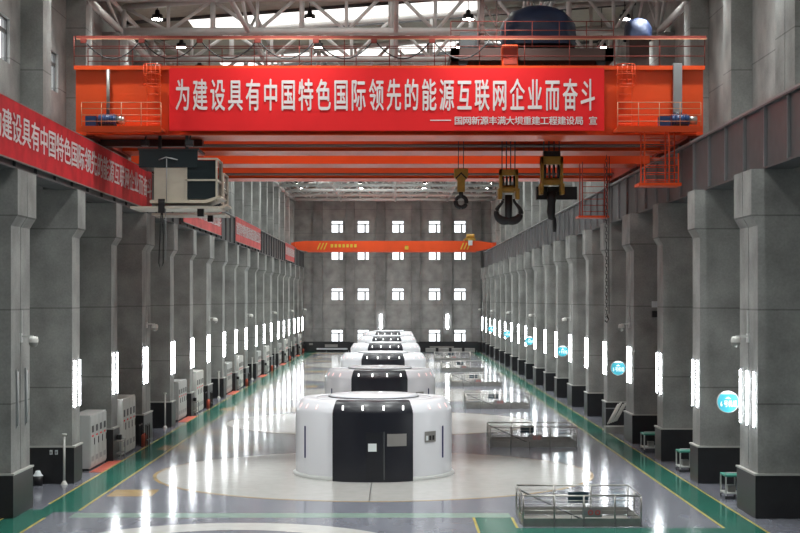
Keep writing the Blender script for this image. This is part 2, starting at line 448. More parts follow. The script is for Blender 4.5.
# ------------------------------------------------------------------ fluorescent fixtures, cameras, signs on the columns
def tube_fixture(side, k, xf, yc, zc, lit, label, n=2, dy=.5):
    s = SIDE[side]['s']
    r = thing('tube_light', (xf, yc, zc), label, 'light', 'tube lights on the %s columns' % side)
    for q in range(n):
        y = yc+(q-(n-1)/2)*dy
        MB().box(xf, xf-s*.03, y-.04, y+.04, zc-.95, zc+.95).build('housing', 'grey_steel', r)
        MB().tube([(xf-s*.058, y, zc-.88), (xf-s*.058, y, zc+.88)], .028, 8).build('tube', 'tube' if lit else 'tube_off', r)
    return r
for side, S in SIDE.items():
    for k, (a, b, dbl) in enumerate(BAYS):
        lit = not (side == 'left' and k == 0)
        c = (a+b)/2
        if dbl and side == 'left' and k: c = a+.7
        nm = '%s pair of white tubes upright on the %s column of the %s row' % ('lit' if lit else 'unlit', ORD[k], side)
        n = 2; dy = .92
        if side == 'right' and k == 0: nm = 'three lit white tubes side by side on the first right column'; n = 3; dy = .95
        if side == 'left' and k == 0: dy = 1.2
        tube_fixture(side, k, S['xa'], c, 3.75, lit, nm, n, dy)
        if dbl:
            s = S['s']; y = (a+b)/2-.35 if side == 'left' else (a+b)/2+.35
            y = (a+b)/2; x = S['xa']
            r = thing('security_camera', (x, y, 5.45), 'white dome camera on a bracket, on the %s column of the %s row' % (ORD[k], side), 'camera', 'dome cameras on the columns')
            MB().box(x, x-s*.05, y-.12, y+.12, 5.55, 5.85).bar((x-s*.03, y, 5.75), (x-s*.42, y, 5.75), .07).build('bracket', 'steel_white', r)
            MB().lathe([(0, .2), (.12, .19), (.16, .1), (.16, 0)], (x-s*.42, y, 5.55), 16).build('housing', 'cabinet_white', r)
            MB().lathe([(.15, 0), (.14, -.08), (.09, -.14), (0, -.16)], (x-s*.42, y, 5.55), 16).build('dome', 'kick', r)
            MB().bar((x-s*.03, y, 5.85), (x-s*.03, y, 6.6), .05).build('conduit', 'steel_white', r)
            if side == 'right' and k < 18:
                u = k//3; yy = b+.08; xx = 11.13; zz = 3.53
                t = thing('round_sign', (xx, yy, zz), 'round cyan lit sign reading %d号机组, on the %s column of the right row' % (6-u, ORD[k]), 'sign', 'unit number signs')
                def cyl_y(mm, r0, y0, y1, n=40):
                    return mm.tube([(xx, y0, zz), (xx, y1, zz)], r0, n)
                cyl_y(MB(), .37, yy-.05, yy+.05).build('rim', 'steel_white', t)
                cyl_y(MB(), .35, yy-.056, yy-.05).build('face', 'sign_cyan', t)
                cap = [(xx+.35*math.cos(q), zz+.35*math.sin(q)) for q in [PI*.27+PI*.46*i/16 for i in range(17)]]
                MB().prism(cap, 1, yy-.06, yy-.056).prism([(xx-.1, zz+.1), (xx+.1, zz+.1), (xx, zz+.17)], 1, yy-.06, yy-.056).build('emblem', 'sign_white', t)
                L = MB(); letters(L, '%d号机组' % (6-u), (xx-.225, yy-.062, zz-.15), (1,0,0), (0,0,1), .15, .15, .24, .004); L.build('lettering', 'sign_white', t)
                MB().bar((xx+.3, yy+.06, zz), (x+.3, yy+.06, zz), .06).build('bracket', 'steel_white', t)

# far wall tubes
for nm, x in (('left', -1.9), ('right', 7.0)):
    t = thing('tube_light', (x, Y1-.62, 4.0), 'lit upright white tube on the far end wall, %s of the middle' % nm, 'light', 'tube lights on the end wall')
    MB().box(x-.2, x+.2, Y1-.66, Y1-.6, 3.0, 5.0).build('housing', 'steel_white', t)
    MB().tube([(x-.08, Y1-.7, 3.05), (x-.08, Y1-.7, 4.95)], .06).build('tube', 'tube', t)
    MB().tube([(x+.08, Y1-.7, 3.05), (x+.08, Y1-.7, 4.95)], .06).build('tube', 'tube', t)

# high bay lamps
spot = bpy.data.lights.new('lamp_beam', 'SPOT'); spot.energy = SPOT; spot.spot_size = math.radians(112); spot.spot_blend = .9; spot.shadow_soft_size = .2; spot.color = (.96, 1, .98)
side_spot = spot.copy(); side_spot.energy = SPOT*.52
protos = {}
LAMP_ROWS = [(y+2.2, 'below the %s roof truss' % ORD[k]) for k, y in enumerate(TR)]+[(y, 'below the roof %s' % w) for y, w in ((42, 'just before the first truss'),)]
for y, where in LAMP_ROWS:
    if y > Y1-7: continue
    for q, x in enumerate((-12.0, -4.3, 3.7, 11.6)):
        loc = (x, y, 21.15); lab = 'high bay lamp %s, %s from the left' % (where, ORD[q])
        if q not in protos:
            p = protos[q] = thing('high_bay_lamp', loc, lab, 'lamp', 'high bay lamps under the roof')
            MB().lathe([(0, .42), (.1, .42), (.14, .2), (.26, .18), (.29, -.05), (.26, -.05)], loc, 20).build('housing', 'black', p)
            MB().lathe([(0, -.07), (.26, -.07), (.27, -.02)], loc, 20).build('lens', 'lamp', p)
            MB().bar((x, y, 21.5), (x, y, roof_z(x)+.05), .04).build('hanger', 'black', p)
            lo = bpy.data.objects.new('lamp_beam', side_spot if q in (0, 3) else spot); C.objects.link(lo); lo.parent = p; lo.location = (0, 0, -.12)
        else: dup(protos[q], loc, lab)

# ------------------------------------------------------------------ generators
def generator(k, y):
    lab = ['nearest round white generator housing with a charcoal door front', 'second white generator housing, just behind the nearest one',
           'third white generator housing in the row of six', 'fourth white generator housing in the row of six',
           'fifth white generator housing, next to last in the row', 'farthest white generator housing, by the end wall'][k]
    r = thing('generator_housing', (GX, y, 0), lab, 'generator', 'generator housings down the hall')
    R, H = 3.12, 3.05; c = (GX, y, .007)
    MB().lathe([(R, .14), (R, 2.55), (R-.03, 2.66), (R-.22, 2.98), (R-.32, H), (R-.75, H), (R-.8, H-.06), (R-.85, H)], c, 96).build('shell', 'white_shell', r)
    MB().lathe([(R-.85, H-.02), (R-1.0, H), (0, H+.03)], c, 96).build('top_cover', 'white_shell', r); MB().lathe([(R-1.3, H+.01), (R-1.3, H+.05), (R-1.36, H+.05)], c, 64).build('seal_ring', 'girder', r)
    MB().lathe([(R-1.35, H+.01), (R-1.35, H+.1), (R-1.45, H+.12), (0, H+.14)], c, 64).build('hatch_cover', 'white_shell', r)
    MB().lathe([(R+.1, 0), (R+.1, .1), (R-.02, .16)], c, 96).build('base_skirt', 'cabinet', r)
    # charcoal entrance front: a shallow curved panel in front of the shell
    hw = 1.54; a = math.asin(hw/(R+.12)); Rp = R+.12
    pr = [(Rp, 0), (Rp, 2.58), (Rp-.03, 2.7), (Rp-.22, 3.02), (Rp-.34, 3.09), (R-.4, 3.09)]
    p = MB().lathe(pr, c, 24, -PI/2-a, -PI/2+a)
    for sg in (-1, 1):
        an = -PI/2+sg*a; i = len(p.v)
        for rr, zz in pr+[(R-.4, 0)]: p.v.append((c[0]+rr*math.cos(an), c[1]+rr*math.sin(an), c[2]+zz))
        p.f.append(tuple(range(i, i+len(pr)+1)))
    fr = p.build('entrance_front', 'panel', r)
    def yy(x, rr): return y-math.sqrt(rr*rr-(x-GX)**2)
    def curved(x0, x1, z0, z1, rr, n=6):
        m = MB()
        for i in range(n):
            xa, xb = x0+(x1-x0)*i/n, x0+(x1-x0)*(i+1)/n
            m.quad((xa, yy(xa, rr), z0), (xb, yy(xb, rr), z0), (xb, yy(xb, rr), z1), (xa, yy(xa, rr), z1))
        m.quad((x0, yy(x0, rr), z1), (x1, yy(x1, rr), z1), (x1, yy(x1, rr)+.02, z1), (x0, yy(x0, rr)+.02, z1))
        for xx in (x0, x1): m.quad((xx, yy(xx, rr), z0), (xx, yy(xx, rr), z1), (xx, yy(xx, rr-.03), z1), (xx, yy(xx, rr-.03), z0))
        return m
    PX = lambda px: (px-395)*58.1/1530
    off = GX-PX(373)
    X = lambda px: PX(px)+off
    d = curved(X(366), X(384), .12, 1.9, Rp+.015).build('door', 'door_panel', fr)
    curved(X(384), X(385), .1, 1.92, Rp+.02, 1).build('door_edge', 'girder', fr)
    curved(X(368.5), X(377), 1.18, 1.48, Rp+.03, 2).build('sign_plate', 'paper', fr)
    curved(X(387.5), X(407), 1.37, 1.84, Rp+.02, 3).build('nameplate', 'plate', fr)
    for px in (343, 363, 384, 403.5):
        x = X(px); rr = Rp
        q = MB()
        def pt(xx, z, rad): return (xx, y-math.sqrt(rad*rad-(xx-GX)**2), c[2]+z)
        q.quad(pt(x-.03, 2.73, Rp-.035), pt(x+.03, 2.73, Rp-.035), pt(x+.03, 2.9, Rp-.135), pt(x-.03, 2.9, Rp-.135))
        q.build('led_strip', 'led', fr)
    for an in (-1.22, -1.02, -.8, .8, 1.02, 1.22):
        th = -PI/2+an; q = MB(); e = .009
        q.quad(*[(c[0]+rad*math.cos(th+t), c[1]+rad*math.sin(th+t), c[2]+z) for t, rad, z in ((-e, R-.035, 2.71), (e, R-.035, 2.71), (e, R-.135, 2.87), (-e, R-.135, 2.87))])
        q.build('led_strip', 'led_pink', r)
    for px in (303, 444.5):
        x = X(px); curved(x-.03, x+.03, .78, 2.02, R+.012, 1).build('slot_window', 'navy', r)
    pl = curved(X(425.5), X(437), 1.45, 1.86, R+.03, 2).build('gauge_box', 'plate', r)
    for q in range(3): curved(X(427+q*3.2), X(429.2+q*3.2), 1.52, 1.7, R+.036, 1).build('gauge', 'black' if q else 'paper', pl)
    return r
for k, y in enumerate(GY): generator(k, y)

# ------------------------------------------------------------------ stair pit railings
def railing(k):
    y0 = 46.75+UNIT*k; y1 = y0+2.65; x0, x1 = (3.92, 7.52) if k == 0 else (4.5, 8.55); H = .95
    lab = 'stainless railing round a stair pit, %s from the camera' % ORD[k]
    r = thing('pit_railing', (x0, y0, 0), lab, 'railing', 'stair pit railings')
    m = MB()
    for z, rad in ((H, .028),):
        m.tube([(x0, y0, z), (x1, y0, z), (x1, y1, z), (x0, y1, z)], rad, 8, closed=True)
    m.build('top_rail', 'stainless', r)
    m = MB()
    for z in (.35, .5, .65, .8): m.tube([(x0, y0, z), (x1, y0, z), (x1, y1, z), (x0, y1, z)], .011, 6, closed=True)
    m.build('wire_rail', 'stainless', r)
    posts = [(x0, y0), (x0+.95, y0), (x0+1.85, y0), (x0+2.8, y0), (x1, y0), (x0, y1), (x0+1.2, y1), (x0+2.4, y1), (x1, y1), (x1, (y0+y1)/2), (x0, (y0+y1)/2)]
    for x, y in posts: MB().tube([(x, y, 0), (x, y, H)], .028, 8).build('post', 'stainless', r)
    MB().box(x0, x1, y0-.01, y0+.01, .01, .26).box(x0, x1, y1-.01, y1+.01, .01, .26).box(x0-.01, x0+.01, y0, y1, .01, .26).box(x1-.01, x1+.01, y0, y1, .01, .26).build('kick_plate', 'kick', r)
    MB().box(x0+.1, x1-.1, y0+.1, y1-.1, .0, .012).build('pit_cover', 'kick', r)
    MB().tube([(x0+.05, y1-.4, .86), (x0+2.1, y0+.5, .05)], .03, 8).build('stair_handrail', 'girder', r)
    sx = x0+1.5; sp = MB().box(sx, sx+.65, y0+1.2, y0+1.23, .58, .92).build('sign_board', mat_navy, r)
    for xx in (sx+.12, sx+.53): MB().tube([(xx, y0+1.24, 0), (xx, y0+1.24, .9)], .014, 6).build('sign_post', 'stainless', r)
    nx = x0+1.8; n = MB().box(nx, nx+.6, y0-.035, y0-.015, .3, .58).build('notice', 'stainless', r)
    L = MB()
    L.box(nx+.04, nx+.16, y0-.04, y0-.035, .36, .5).build('notice_mark', 'grey_steel', n)
    L = MB()
    for xx in (0, 1): L.lathe([(.055, 0), (.055, .01), (.075, .01), (.075, 0)], (0, 0, 0), 16)
    L.v = [(v[0]+(nx+.25 if i < len(L.v)//2 else nx+.47), y0-.04-v[2]*.1, .44+v[1]) for i, v in enumerate(L.v)]
    L.build('notice_ring', 'banner', n)
mat_navy = mat('dark_teal_board', (.015, .04, .06), .4)
for k in range(6): railing(k)

# ------------------------------------------------------------------ cabinets, posts, trolleys at the left columns
def cabinet(k, kind):
    o = UNIT*k
    if kind == 'grey':
        x0, x1, y0, y1, h, m = -13.2, -12.35, 62.0+o, 65.4+o, 2.25, 'cabinet'
        lab = 'light grey switch cabinet row beside the %s left column' % ORD[3*k+1]
    else:
        x0, x1, y0, y1, h, m = -13.1, -12.05, 67.6+o, 70.9+o, 2.55, 'cabinet_white'
        lab = 'white control cabinet row past the %s left column' % ORD[3*k+2]
    r = thing('control_cabinet', (x0, y0, 0), lab, 'cabinet', 'electrical cabinets by the left columns')
    MB().box(x0, x1, y0, y1, .08, h).build('body', m, r, .02); MB().box(x0+.05, x1-.05, y0+.05, y1-.05, 0, .08).build('plinth', 'black', r)
    n = 4; w = (y1-y0)/n
    for i in range(n):
        a = y0+w*i
        d = MB().box(x1, x1+.025, a+.03, a+w-.03, .16, h-.06).build('door', m, r)
        MB().box(x1+.025, x1+.05, a+w*.8, a+w*.86, h*.45, h*.57).build('handle', 'black', d)
        MB().box(x1+.025, x1+.035, a+w*.25, a+w*.7, h*.68, h*.8).build('meter', 'black', d)
        MB().box(x1+.025, x1+.033, a+w*.3, a+w*.65, h*.6, h*.63).build('button_row', 'banner', d)
        MB().box(x1+.025, x1+.033, a+w*.2, a+w*.75, h*.16, h*.25).build('vent', 'grey_steel', d)
for k in range(6):
    cabinet(k, 'grey'); cabinet(k, 'white')
    o = UNIT*k
    tag(MB().box(-12.3, -11.78, 61.5+o, 66+o, .0, .012).build('rubber_mat', 'red_mat'), 'red rubber mat in front of the grey cabinets by the %s left column' % ORD[3*k+1], 'mat', 'red floor mats')
    # bench with instruments
    x, y = -11.95, 66.6+o
    t = thing('instrument_bench', (x, y, 0), 'small dark work bench between the cabinets at the %s left column' % ORD[3*k+2], 'bench', 'work benches by the cabinets')
    MB().box(x-.35, x+.1, y-.3, y+.8, .78, .84).build('top', 'kick', t)
    for dx in (-.32, .06):
        for dy in (-.27, .76): MB().bar((x+dx, y+dy, 0), (x+dx, y+dy, .78), .04).build('leg', 'grey_steel', t)
    MB().box(x-.3, x+.05, y-.25, y+.75, .25, .29).build('shelf', 'kick', t)
    b = thing('instrument_case', (x-.1, y+.2, .84), 'black instrument case on the bench at the %s left column' % ORD[3*k+2], 'case', 'instrument cases')
    MB().box(x-.3, x+.02, y, y+.3, .84, 1.05).build('body', 'black', b, .02); MB().box(x-.1, x-.05, y+.05, y+.25, 1.05, 1.1).build('handle', 'grey_steel', b)
    # fire point: red cylinders stand in a black rack
    x, y = -11.9, 72.2+o
    t = thing('extinguisher_rack', (x, y, 0), 'black tube rack with red canisters before the %s left column' % (ORD[3*k+3]), 'rack', 'extinguisher racks')
    for dy in (0, .5, 1.0):
        MB().bar((x-.2, y+dy, 0), (x-.2, y+dy, 1.05), .05).bar((x+.15, y+dy, 0), (x+.15, y+dy, 1.05), .05).build('upright', 'black', t)
    MB().bar((x+.15, y, 1.0), (x+.15, y+1, 1.0), .05).bar((x+.15, y, .3), (x+.15, y+1, .3), .05).bar((x-.2, y, 1.0), (x-.2, y+1, 1.0), .05).build('crossbar', 'black', t)
    for dy in (.25, .75): MB().tube([(x-.02, y+dy, 0), (x-.02, y+dy, .5), (x-.02, y+dy, .58)], [.1, .1, .04], 12).build('canister', 'red_mat', t)
# white stand posts next to the columns
k = 0
for i, (a, b, dbl) in enumerate(BAYS):
    if i % 3 == 1 or i % 6 == 4 or i in (7,):
        x, y = -12.42, a-.35
        t = thing('stand_post', (x, y, 0), 'thin white stand post before the %s column of the left row' % ORD[i], 'post', 'white stand posts by the left columns')
        MB().tube([(x, y, .15), (x, y, 1.85)], .045, 8).build('pole', 'cabinet_white', t)
        MB().lathe([(0, .15), (.05, .15), (.12, .03), (.13, 0)], (x, y, 0), 16).build('base', 'cabinet_white', t)
        MB().cyl((x, y, 1.88), .09, .07).build('cap', 'cabinet_white', t)
# small dark bin near first column
t = thing('floor_bucket', (-11.75, 53.3, 0), 'small black bucket with white lid before the plinth of the second left column', 'bucket')
x, y = -13.35, 57.2
t.location = (x, y, 0)
MB().lathe([(0, 0), (.16, 0), (.2, .35), (0, .36)], (x, y, 0), 20).build('body', 'black', t); MB().lathe([(.2, .36), (.14, .42), (.08, .55), (0, .56)], (x, y, 0), 20).build('lid', 'paper', t)
# white squares (sockets) on the second column's dark plinth
for q, yy_ in enumerate((0, .0)):
    x = -12.97+.2*q
    t = thing('wall_socket', (x, 57.7, 1.2), '%s white socket on the dark plinth of the second left column' % ('left' if q == 0 else 'right'), 'socket')
    MB().box(x-.05, x+.05, 57.68, 57.73, 1.1, 1.27).build('plate', 'paper', t); MB().box(x-.03, x+.03, 57.66, 57.68, 1.14, 1.22).build('cover', 'grey_steel', t)

# ------------------------------------------------------------------ right side: trolleys, leaning tubes, boxes
def cart(x, y, w, d, h, label):
    r = thing('hand_cart', (x, y, 0), label, 'cart', 'small trolleys along the right columns')
    MB().box(x-w/2, x+w/2, y-d/2, y+d/2, h-.07, h).build('top_tray', 'cart_green', r, .015)
    MB().box(x-w/2, x+w/2, y-d/2, y+d/2, .18, .23).build('bottom_tray', 'cabinet', r, .015)
    for sx in (-1, 1):
        for sy in (-1, 1):
            px, py = x+sx*(w/2-.03), y+sy*(d/2-.03)
            MB().bar((px, py, .12), (px, py, h-.05), .045).build('leg', 'cabinet', r)
            MB().cyl((px, py, .06), .06, .04, 0, 14).build('caster', 'rubber', r)
    MB().tube([(x-w/2, y-d/2, h), (x-w/2, y-d/2-.12, h+.1), (x+w/2, y-d/2-.12, h+.1), (x+w/2, y-d/2, h)], .018, 6).build('handle', 'cabinet', r)
    return r
def load(x, y, z, label, dy=.2):
    t = thing('parts_box', (x, y, z), label, 'box')
    MB().box(x-.13, x+.13, y-.18, y+.18, z, z+.2).build('body', 'kick', t, .01); MB().box(x-.14, x+.14, y-.19, y+.19, z+.2, z+.23).build('lid', 'grey_steel', t)
cart(11.75, 53.6, .55, .9, .85, 'green topped trolley between the first and second right columns')
cart(11.75, 62.0, .6, .9, .85, 'green topped trolley between the second and third right columns'); 
cart(11.7, 70.0, .8, 1.0, .85, 'wide green topped trolley between the third and fourth right columns')
load(11.75, 53.6, .23, 'grey box on the lower tray of the nearest trolley'); load(11.75, 62.0, .23, 'grey box on the lower tray of the middle trolley'); load(11.7, 70.0, .23, 'grey box on the lower tray of the farthest trolley')
for i in range(6):
    t = tag(MB().tube([(11.0+.1*i, 79.2+.05*i, .5+.03*i), (11.62+.09*i, 79.7, 1.5+.05*(i % 3))], .035, 8).build('aluminium_tube', 'cabinet_white'), 'bare silver tube leaning in a bundle before the fifth right column', 'tube', 'leaning silver tubes')
t = thing('tube_rack', (11.5, 79.6, 0), 'low grey rack holding the leaning silver tubes', 'rack')
MB().box(10.95, 12.0, 79.3, 80.2, 0, .35).build('base', 'kick', t); MB().bar((11.0, 80.1, .3), (11.0, 80.1, 1.3), .05).bar((12.1, 80.1, .3), (12.1, 80.1, 1.5), .05).bar((11.0, 80.1, 1.25), (12.1, 80.1, 1.25), .05).build('back_frame', 'grey_steel', t)
for z, m, w in ((6.72, 'paper', 'white'), (6.25, 'black', 'black')):
    t = thing('junction_box', (12.52, 73.7, z), 'small %s junction box on the fourth right column' % w, 'junction box')
    MB().box(12.38, 12.64, 73.6, 73.8, z-.15, z+.15).build('body', m, t, .01); MB().box(12.42, 12.6, 73.58, 73.6, z-.11, z+.11).build('lid', m, t)
    MB().tube([(12.5, 73.76, z-.15), (12.5, 73.76, z-.3)], .02, 6).build('conduit', 'grey_steel', t)

# ------------------------------------------------------------------ far end floor items
def low_stack(x0, x1, y, h, m, label):
    t = thing('low_display_board', (x0, y, 0), label, 'display board')
    MB().box(x0, x1, y, y+.06, .2, h).build('board', m, t)
    MB().box(x0, x1, y-.02, y+.08, h, h+.06).build('frame', 'black', t)
    for x in (x0+.15, (x0+x1)/2, x1-.15): MB().bar((x, y+.04, 0), (x, y+.04, .3), .06).build('foot', 'grey_steel', t)
    return t
t = low_stack(-12.2, -6.0, 203.0, 1.3, 'plinth', 'low dark board at the far left of the end wall')
MB().box(-9.3, -7.6, 202.97, 203.0, .62, 1.0).build('pale_label', 'kick', t); MB().box(-10.4, -6.3, 202.97, 203.0, .3, .5).build('pale_stripe', 'paper', t); MB().box(-11.4, -10.9, 202.97, 203, .9, 1.15).build('pale_label', 'kick', t)
t = low_stack(3.2, 11.0, 203.0, 1.3, 'plinth', 'low dark board at the far right of the end wall')
MB().box(4.6, 7.8, 202.97, 203.0, .55, .75).build('pale_stripe', 'kick', t)
for i in range(4):
    x = 4.0+1.7*i
    t = thing('pallet_crate', (x, 199, 0), 'low grey crate on the floor before the right end board, %s from the left' % ORD[i], 'crate', 'grey crates before the end wall')
    MB().box(x, x+1.3, 199, 200, .12, .6).build('body', 'kick', t); MB().box(x, x+1.3, 199, 200, 0, .12).build('skid', 'girder', t)
# ------------------------------------------------------------------ banners
def hung_banner(y0, y1, text, tw, label, cloth, z0=11.38, z1=13.22):
    x = -12.02
    r = thing('slogan_banner', (x, y0, z0), label, 'banner', 'banners along the left girder')
    MB().box(x-.015, x, y0, y1, z0, z1).build('cloth', cloth, r)
    if text:
        L = MB(); n = len(text); p = (y1-y0)/(n+.3)
        letters(L, text, (x+.012, y0+p*.65, z0+.62), (0,1,0), (0,0,1), p, p*1.0, 1.02, .022); L.build('lettering', 'letter', r)
    MB().box(x-.03, x+.01, y0, y1, z0-.05, z0).box(x-.03, x+.01, y0, y1, z1, z1+.04).build('hem_bar', 'kick', r)
hung_banner(45.3, 75.6, SLOGAN, 0, 'long red slogan banner on the left girder nearest the camera', 'banner_faded')
hung_banner(87, 106, SLOGAN, 0, 'second red banner on the left girder, just past the crane cabin', 'banner_pink')
hung_banner(115.5, 137, SLOGAN, 0, 'third red banner along the left girder', 'banner_pink')
hung_banner(168, 183, SLOGAN, 0, 'small farthest red banner on the left girder', 'banner_pink')

# ------------------------------------------------------------------ overhead cranes
ZB, ZT = 13.6, 16.35
def rail_posts(parent, name, p0, p1, n, h, m, mids=2, r=.022):
    p0, p1 = Vector(p0), Vector(p1); mb = MB()
    for i in range(n+1):
        p = p0.lerp(p1, i/n); mb.tube([p, p+Vector((0, 0, h))], r, 6)
    for j in range(mids+1):
        z = h*(j+1)/(mids+1); mb.tube([p0+Vector((0, 0, z)), p1+Vector((0, 0, z))], r, 6)
    return mb.build(name, m, parent)
def end_carriages(r, xl, xr, ya, yb):
    for x, dx in ((xl, 1), (xr, -1)):
        e = MB().box(x-.28, x+.28, ya, yb, 13.5, 14.3).build('end_carriage', 'dark_orange', r)
        for q in range(4):
            y = ya+.6+(yb-ya-1.2)*q/3
            MB().cyl((x, y, 13.5), .2, .16, 0, 20).build('wheel', 'black', e)
RAILX = (-12.49, 12.16)
def big_crane(y, near, label):
    r = thing('overhead_crane', (0, y, 13.3), label, 'crane')
    xl, xr = -12.95, 12.5
    if near: fr, rr = (y, y+2.3), (y+6.5, y+8.8)
    else: fr, rr = (y, y+2.3), (y+9, y+11.3)
    for a, b in (fr, rr):
        g = MB().box(xl, xr, a+.08, b-.08, ZB+.06, ZT-.06).build('box_girder', 'orange', r)
        MB().box(xl-.05, xr+.05, a-.04, b+.04, ZT-.06, ZT+.06).build('top_flange', 'dark_brown', g)  # top coloured dark to cut the orange bounce onto the roof trusses
        MB().box(xl-.05, xr+.05, a-.07, a-.03, ZT-.1, ZT+.07).build('flange_edge', 'orange', g)
        MB().box(xl, xr, a, b, ZB, ZB+.06).build('bottom_flange', 'orange', g)
        MB().box(xl+.6, xr-2.2, (a+b)/2-.08, (a+b)/2+.08, ZT+.06, ZT+.2).build('trolley_rail', 'girder', g)
    end_carriages(r, RAILX[0], RAILX[1], fr[0]+.1, rr[1]-.1)
    # walkway along the inner side of each girder
    MB().box(xl+.5, xr-.5, fr[1]+.02, fr[1]+.9, 13.95, 14.02).build('service_walkway', 'dark_brown', r)
    MB().box(xl+.5, xr-.5, rr[0]-.9, rr[0]-.02, 13.75, 13.82).build('service_walkway', 'dark_brown', r)
    return r, fr, rr
# --- near crane
cr, fr, rr = big_crane(62.0, True, 'near orange overhead crane carrying the red slogan banner')
yf = 62.0
rail_posts(cr, 'top_railing', (-13.0, yf-.02, ZT+.06), (12.55, yf-.02, ZT+.06), 14, 1.2, 'rail_red', 2, .02)
rail_posts(cr, 'top_railing', (-12.9, yf+2.3, ZT+.06), (4.0, yf+2.3, ZT+.06), 9, 1.1, 'rail_red', 1, .02)
MB().box(-12.9, 12.6, yf-.1, yf-.04, ZT+1.14, ZT+1.27).build('festoon_rail', 'rail_red', cr); MB().box(-12.9, 12.6, yf-.12, yf-.1, ZT+1.12, ZT+1.15).build('track_lip', 'pale_rail', cr)
fc = MB(); xs = -12.6
while xs < 3.2:
    w = 2.35
    fc.tube([(xs+w*t/12, yf-.12, ZT+1.12-.78*(1-((t-6)/6)**2)) for t in range(13)], .03, 6); 
    xs += w
fc.build('festoon_cable', 'black', cr)
xs = -12.6
while xs < 3.3: MB().box(xs-.12, xs+.12, yf-.16, yf-.02, ZT+.98, ZT+1.14).build('cable_trolley', 'rail_red', cr); xs += 2.35
def ladder(x0, x1, z0, z1, y, cage):
    m = MB()
    for x in (x0, x1): m.bar((x, y, z0), (x, y, z1), .05)
    z = z0+.15
    while z < z1: m.tube([(x0, y, z), (x1, y, z)], .018, 6); z += .3
    o = m.build('ladder', 'orange', cr)
    c = MB()
    for z in (cage, cage+.4, cage+.8):
        c.tube([(x0-.05, y, z), (x0-.05, y-.35, z), (x0+.1, y-.55, z), (x1-.1, y-.55, z), (x1+.05, y-.35, z), (x1+.05, y, z)], .018, 6)
    for x, d in ((x0-.05, .35), (x0+.1, .55), ((x0+x1)/2, .55), (x1-.1, .55), (x1+.05, .35)): c.tube([(x, y-d, cage), (x, y-d, cage+.8)], .015, 6)
    c.build('ladder_cage', 'orange', o)
ladder(-10.05, -9.5, 13.9, 16.4, yf-.14, 15.6); ladder(9.0, 9.6, 13.9, 16.4, yf-.14, 15.6)
def drive(xa, xb, xm):
    p = MB().box(xa, xb, yf-1.1, yf+.05, 13.72, 13.8).build('drive_platform', 'orange', cr)
    MB().box(xa, xb, yf-1.12, yf-1.08, 13.62, 13.86).build('platform_edge', 'orange', p)
    rail_posts(p, 'platform_railing', (xa+.02, yf-1.08, 13.8), (xb-.02, yf-1.08, 13.8), 4, 1.0, 'pale_rail', 3, .016)
    m = MB().cyl((xm, yf-.5, 14.15), .24, .7, 0, 18).build('drive_motor', 'motor', cr)
    MB().box(xm-.3, xm+.3, yf-.7, yf-.3, 13.8, 13.98).build('motor_base', 'black', m)
    MB().cyl((xm+.5, yf-.5, 14.15), .17, .35, 0, 18).build('brake_drum', 'stainless', m)
    MB().box(xm-.85, xm-.42, yf-.75, yf-.25, 13.85, 14.3).build('gearbox', 'motor', m)
    for q in range(6): MB().cyl((xm-.25+q*.1, yf-.5, 14.15), .265, .03, 0, 18).build('cooling_fin', 'motor', m)
drive(-12.5, -9.3, -11.55); drive(8.85, 12.2, 11.45)
MB().tube([(-11.6, yf-.12, 14.2), (-11.6, yf-.12, 16.25)], .075, 12).build('vertical_pipe', 'kick', cr)
MB().box(11.25, 11.6, yf-.2, yf-.02, 14.5, 16.5).build('cable_duct', 'grey_steel', cr, .01)
MB().cyl((11.43, yf-.11, 14.4), .18, .2, 2, 16).build('duct_collar', 'black', cr)
# hanging access cage under the right platform
cg = MB(); x0, x1, za, zb = 9.95, 11.3, 11.6, 13.72
for x in (x0, x0+.98, x1):
    cg.bar((x, yf-1.0, za), (x, yf-1.0, zb if x < x1 else zb-.95), .05); cg.bar((x, yf-.1, za), (x, yf-.1, zb), .05)
for q in range(7):
    z = za+.12+q*.29; cg.tube([(x0, yf-1.0, z), (x1 if q < 4 else x0+.98, yf-1.0, z)], .018, 6)
    cg.tube([(x0, yf-.1, z), (x1, yf-.1, z)], .015, 6)
ac = cg.build('access_cage', 'orange', cr)
MB().box(x0-.25, x1+.1, yf-1.15, yf-.02, za-.12, za).build('cage_floor', 'orange', ac)
# flood lights under the front flange
for x in (-10.1, -8.3):
    f = MB().box(x-.16, x+.16, yf-.35, yf-.05, 13.15, 13.38).build('flood_light', 'black', cr)
    MB().bar((x, yf-.2, 13.38), (x, yf+.15, 13.62), .05).build('bracket', 'black', f); MB().box(x-.12, x+.12, yf-.33, yf-.08, 13.13, 13.15).build('lens', 'paper', f)
MB().box(-12.3, -8.0, yf+1.4, yf+2.0, 13.3, 13.58).build('cable_tray', 'dark_brown', cr)
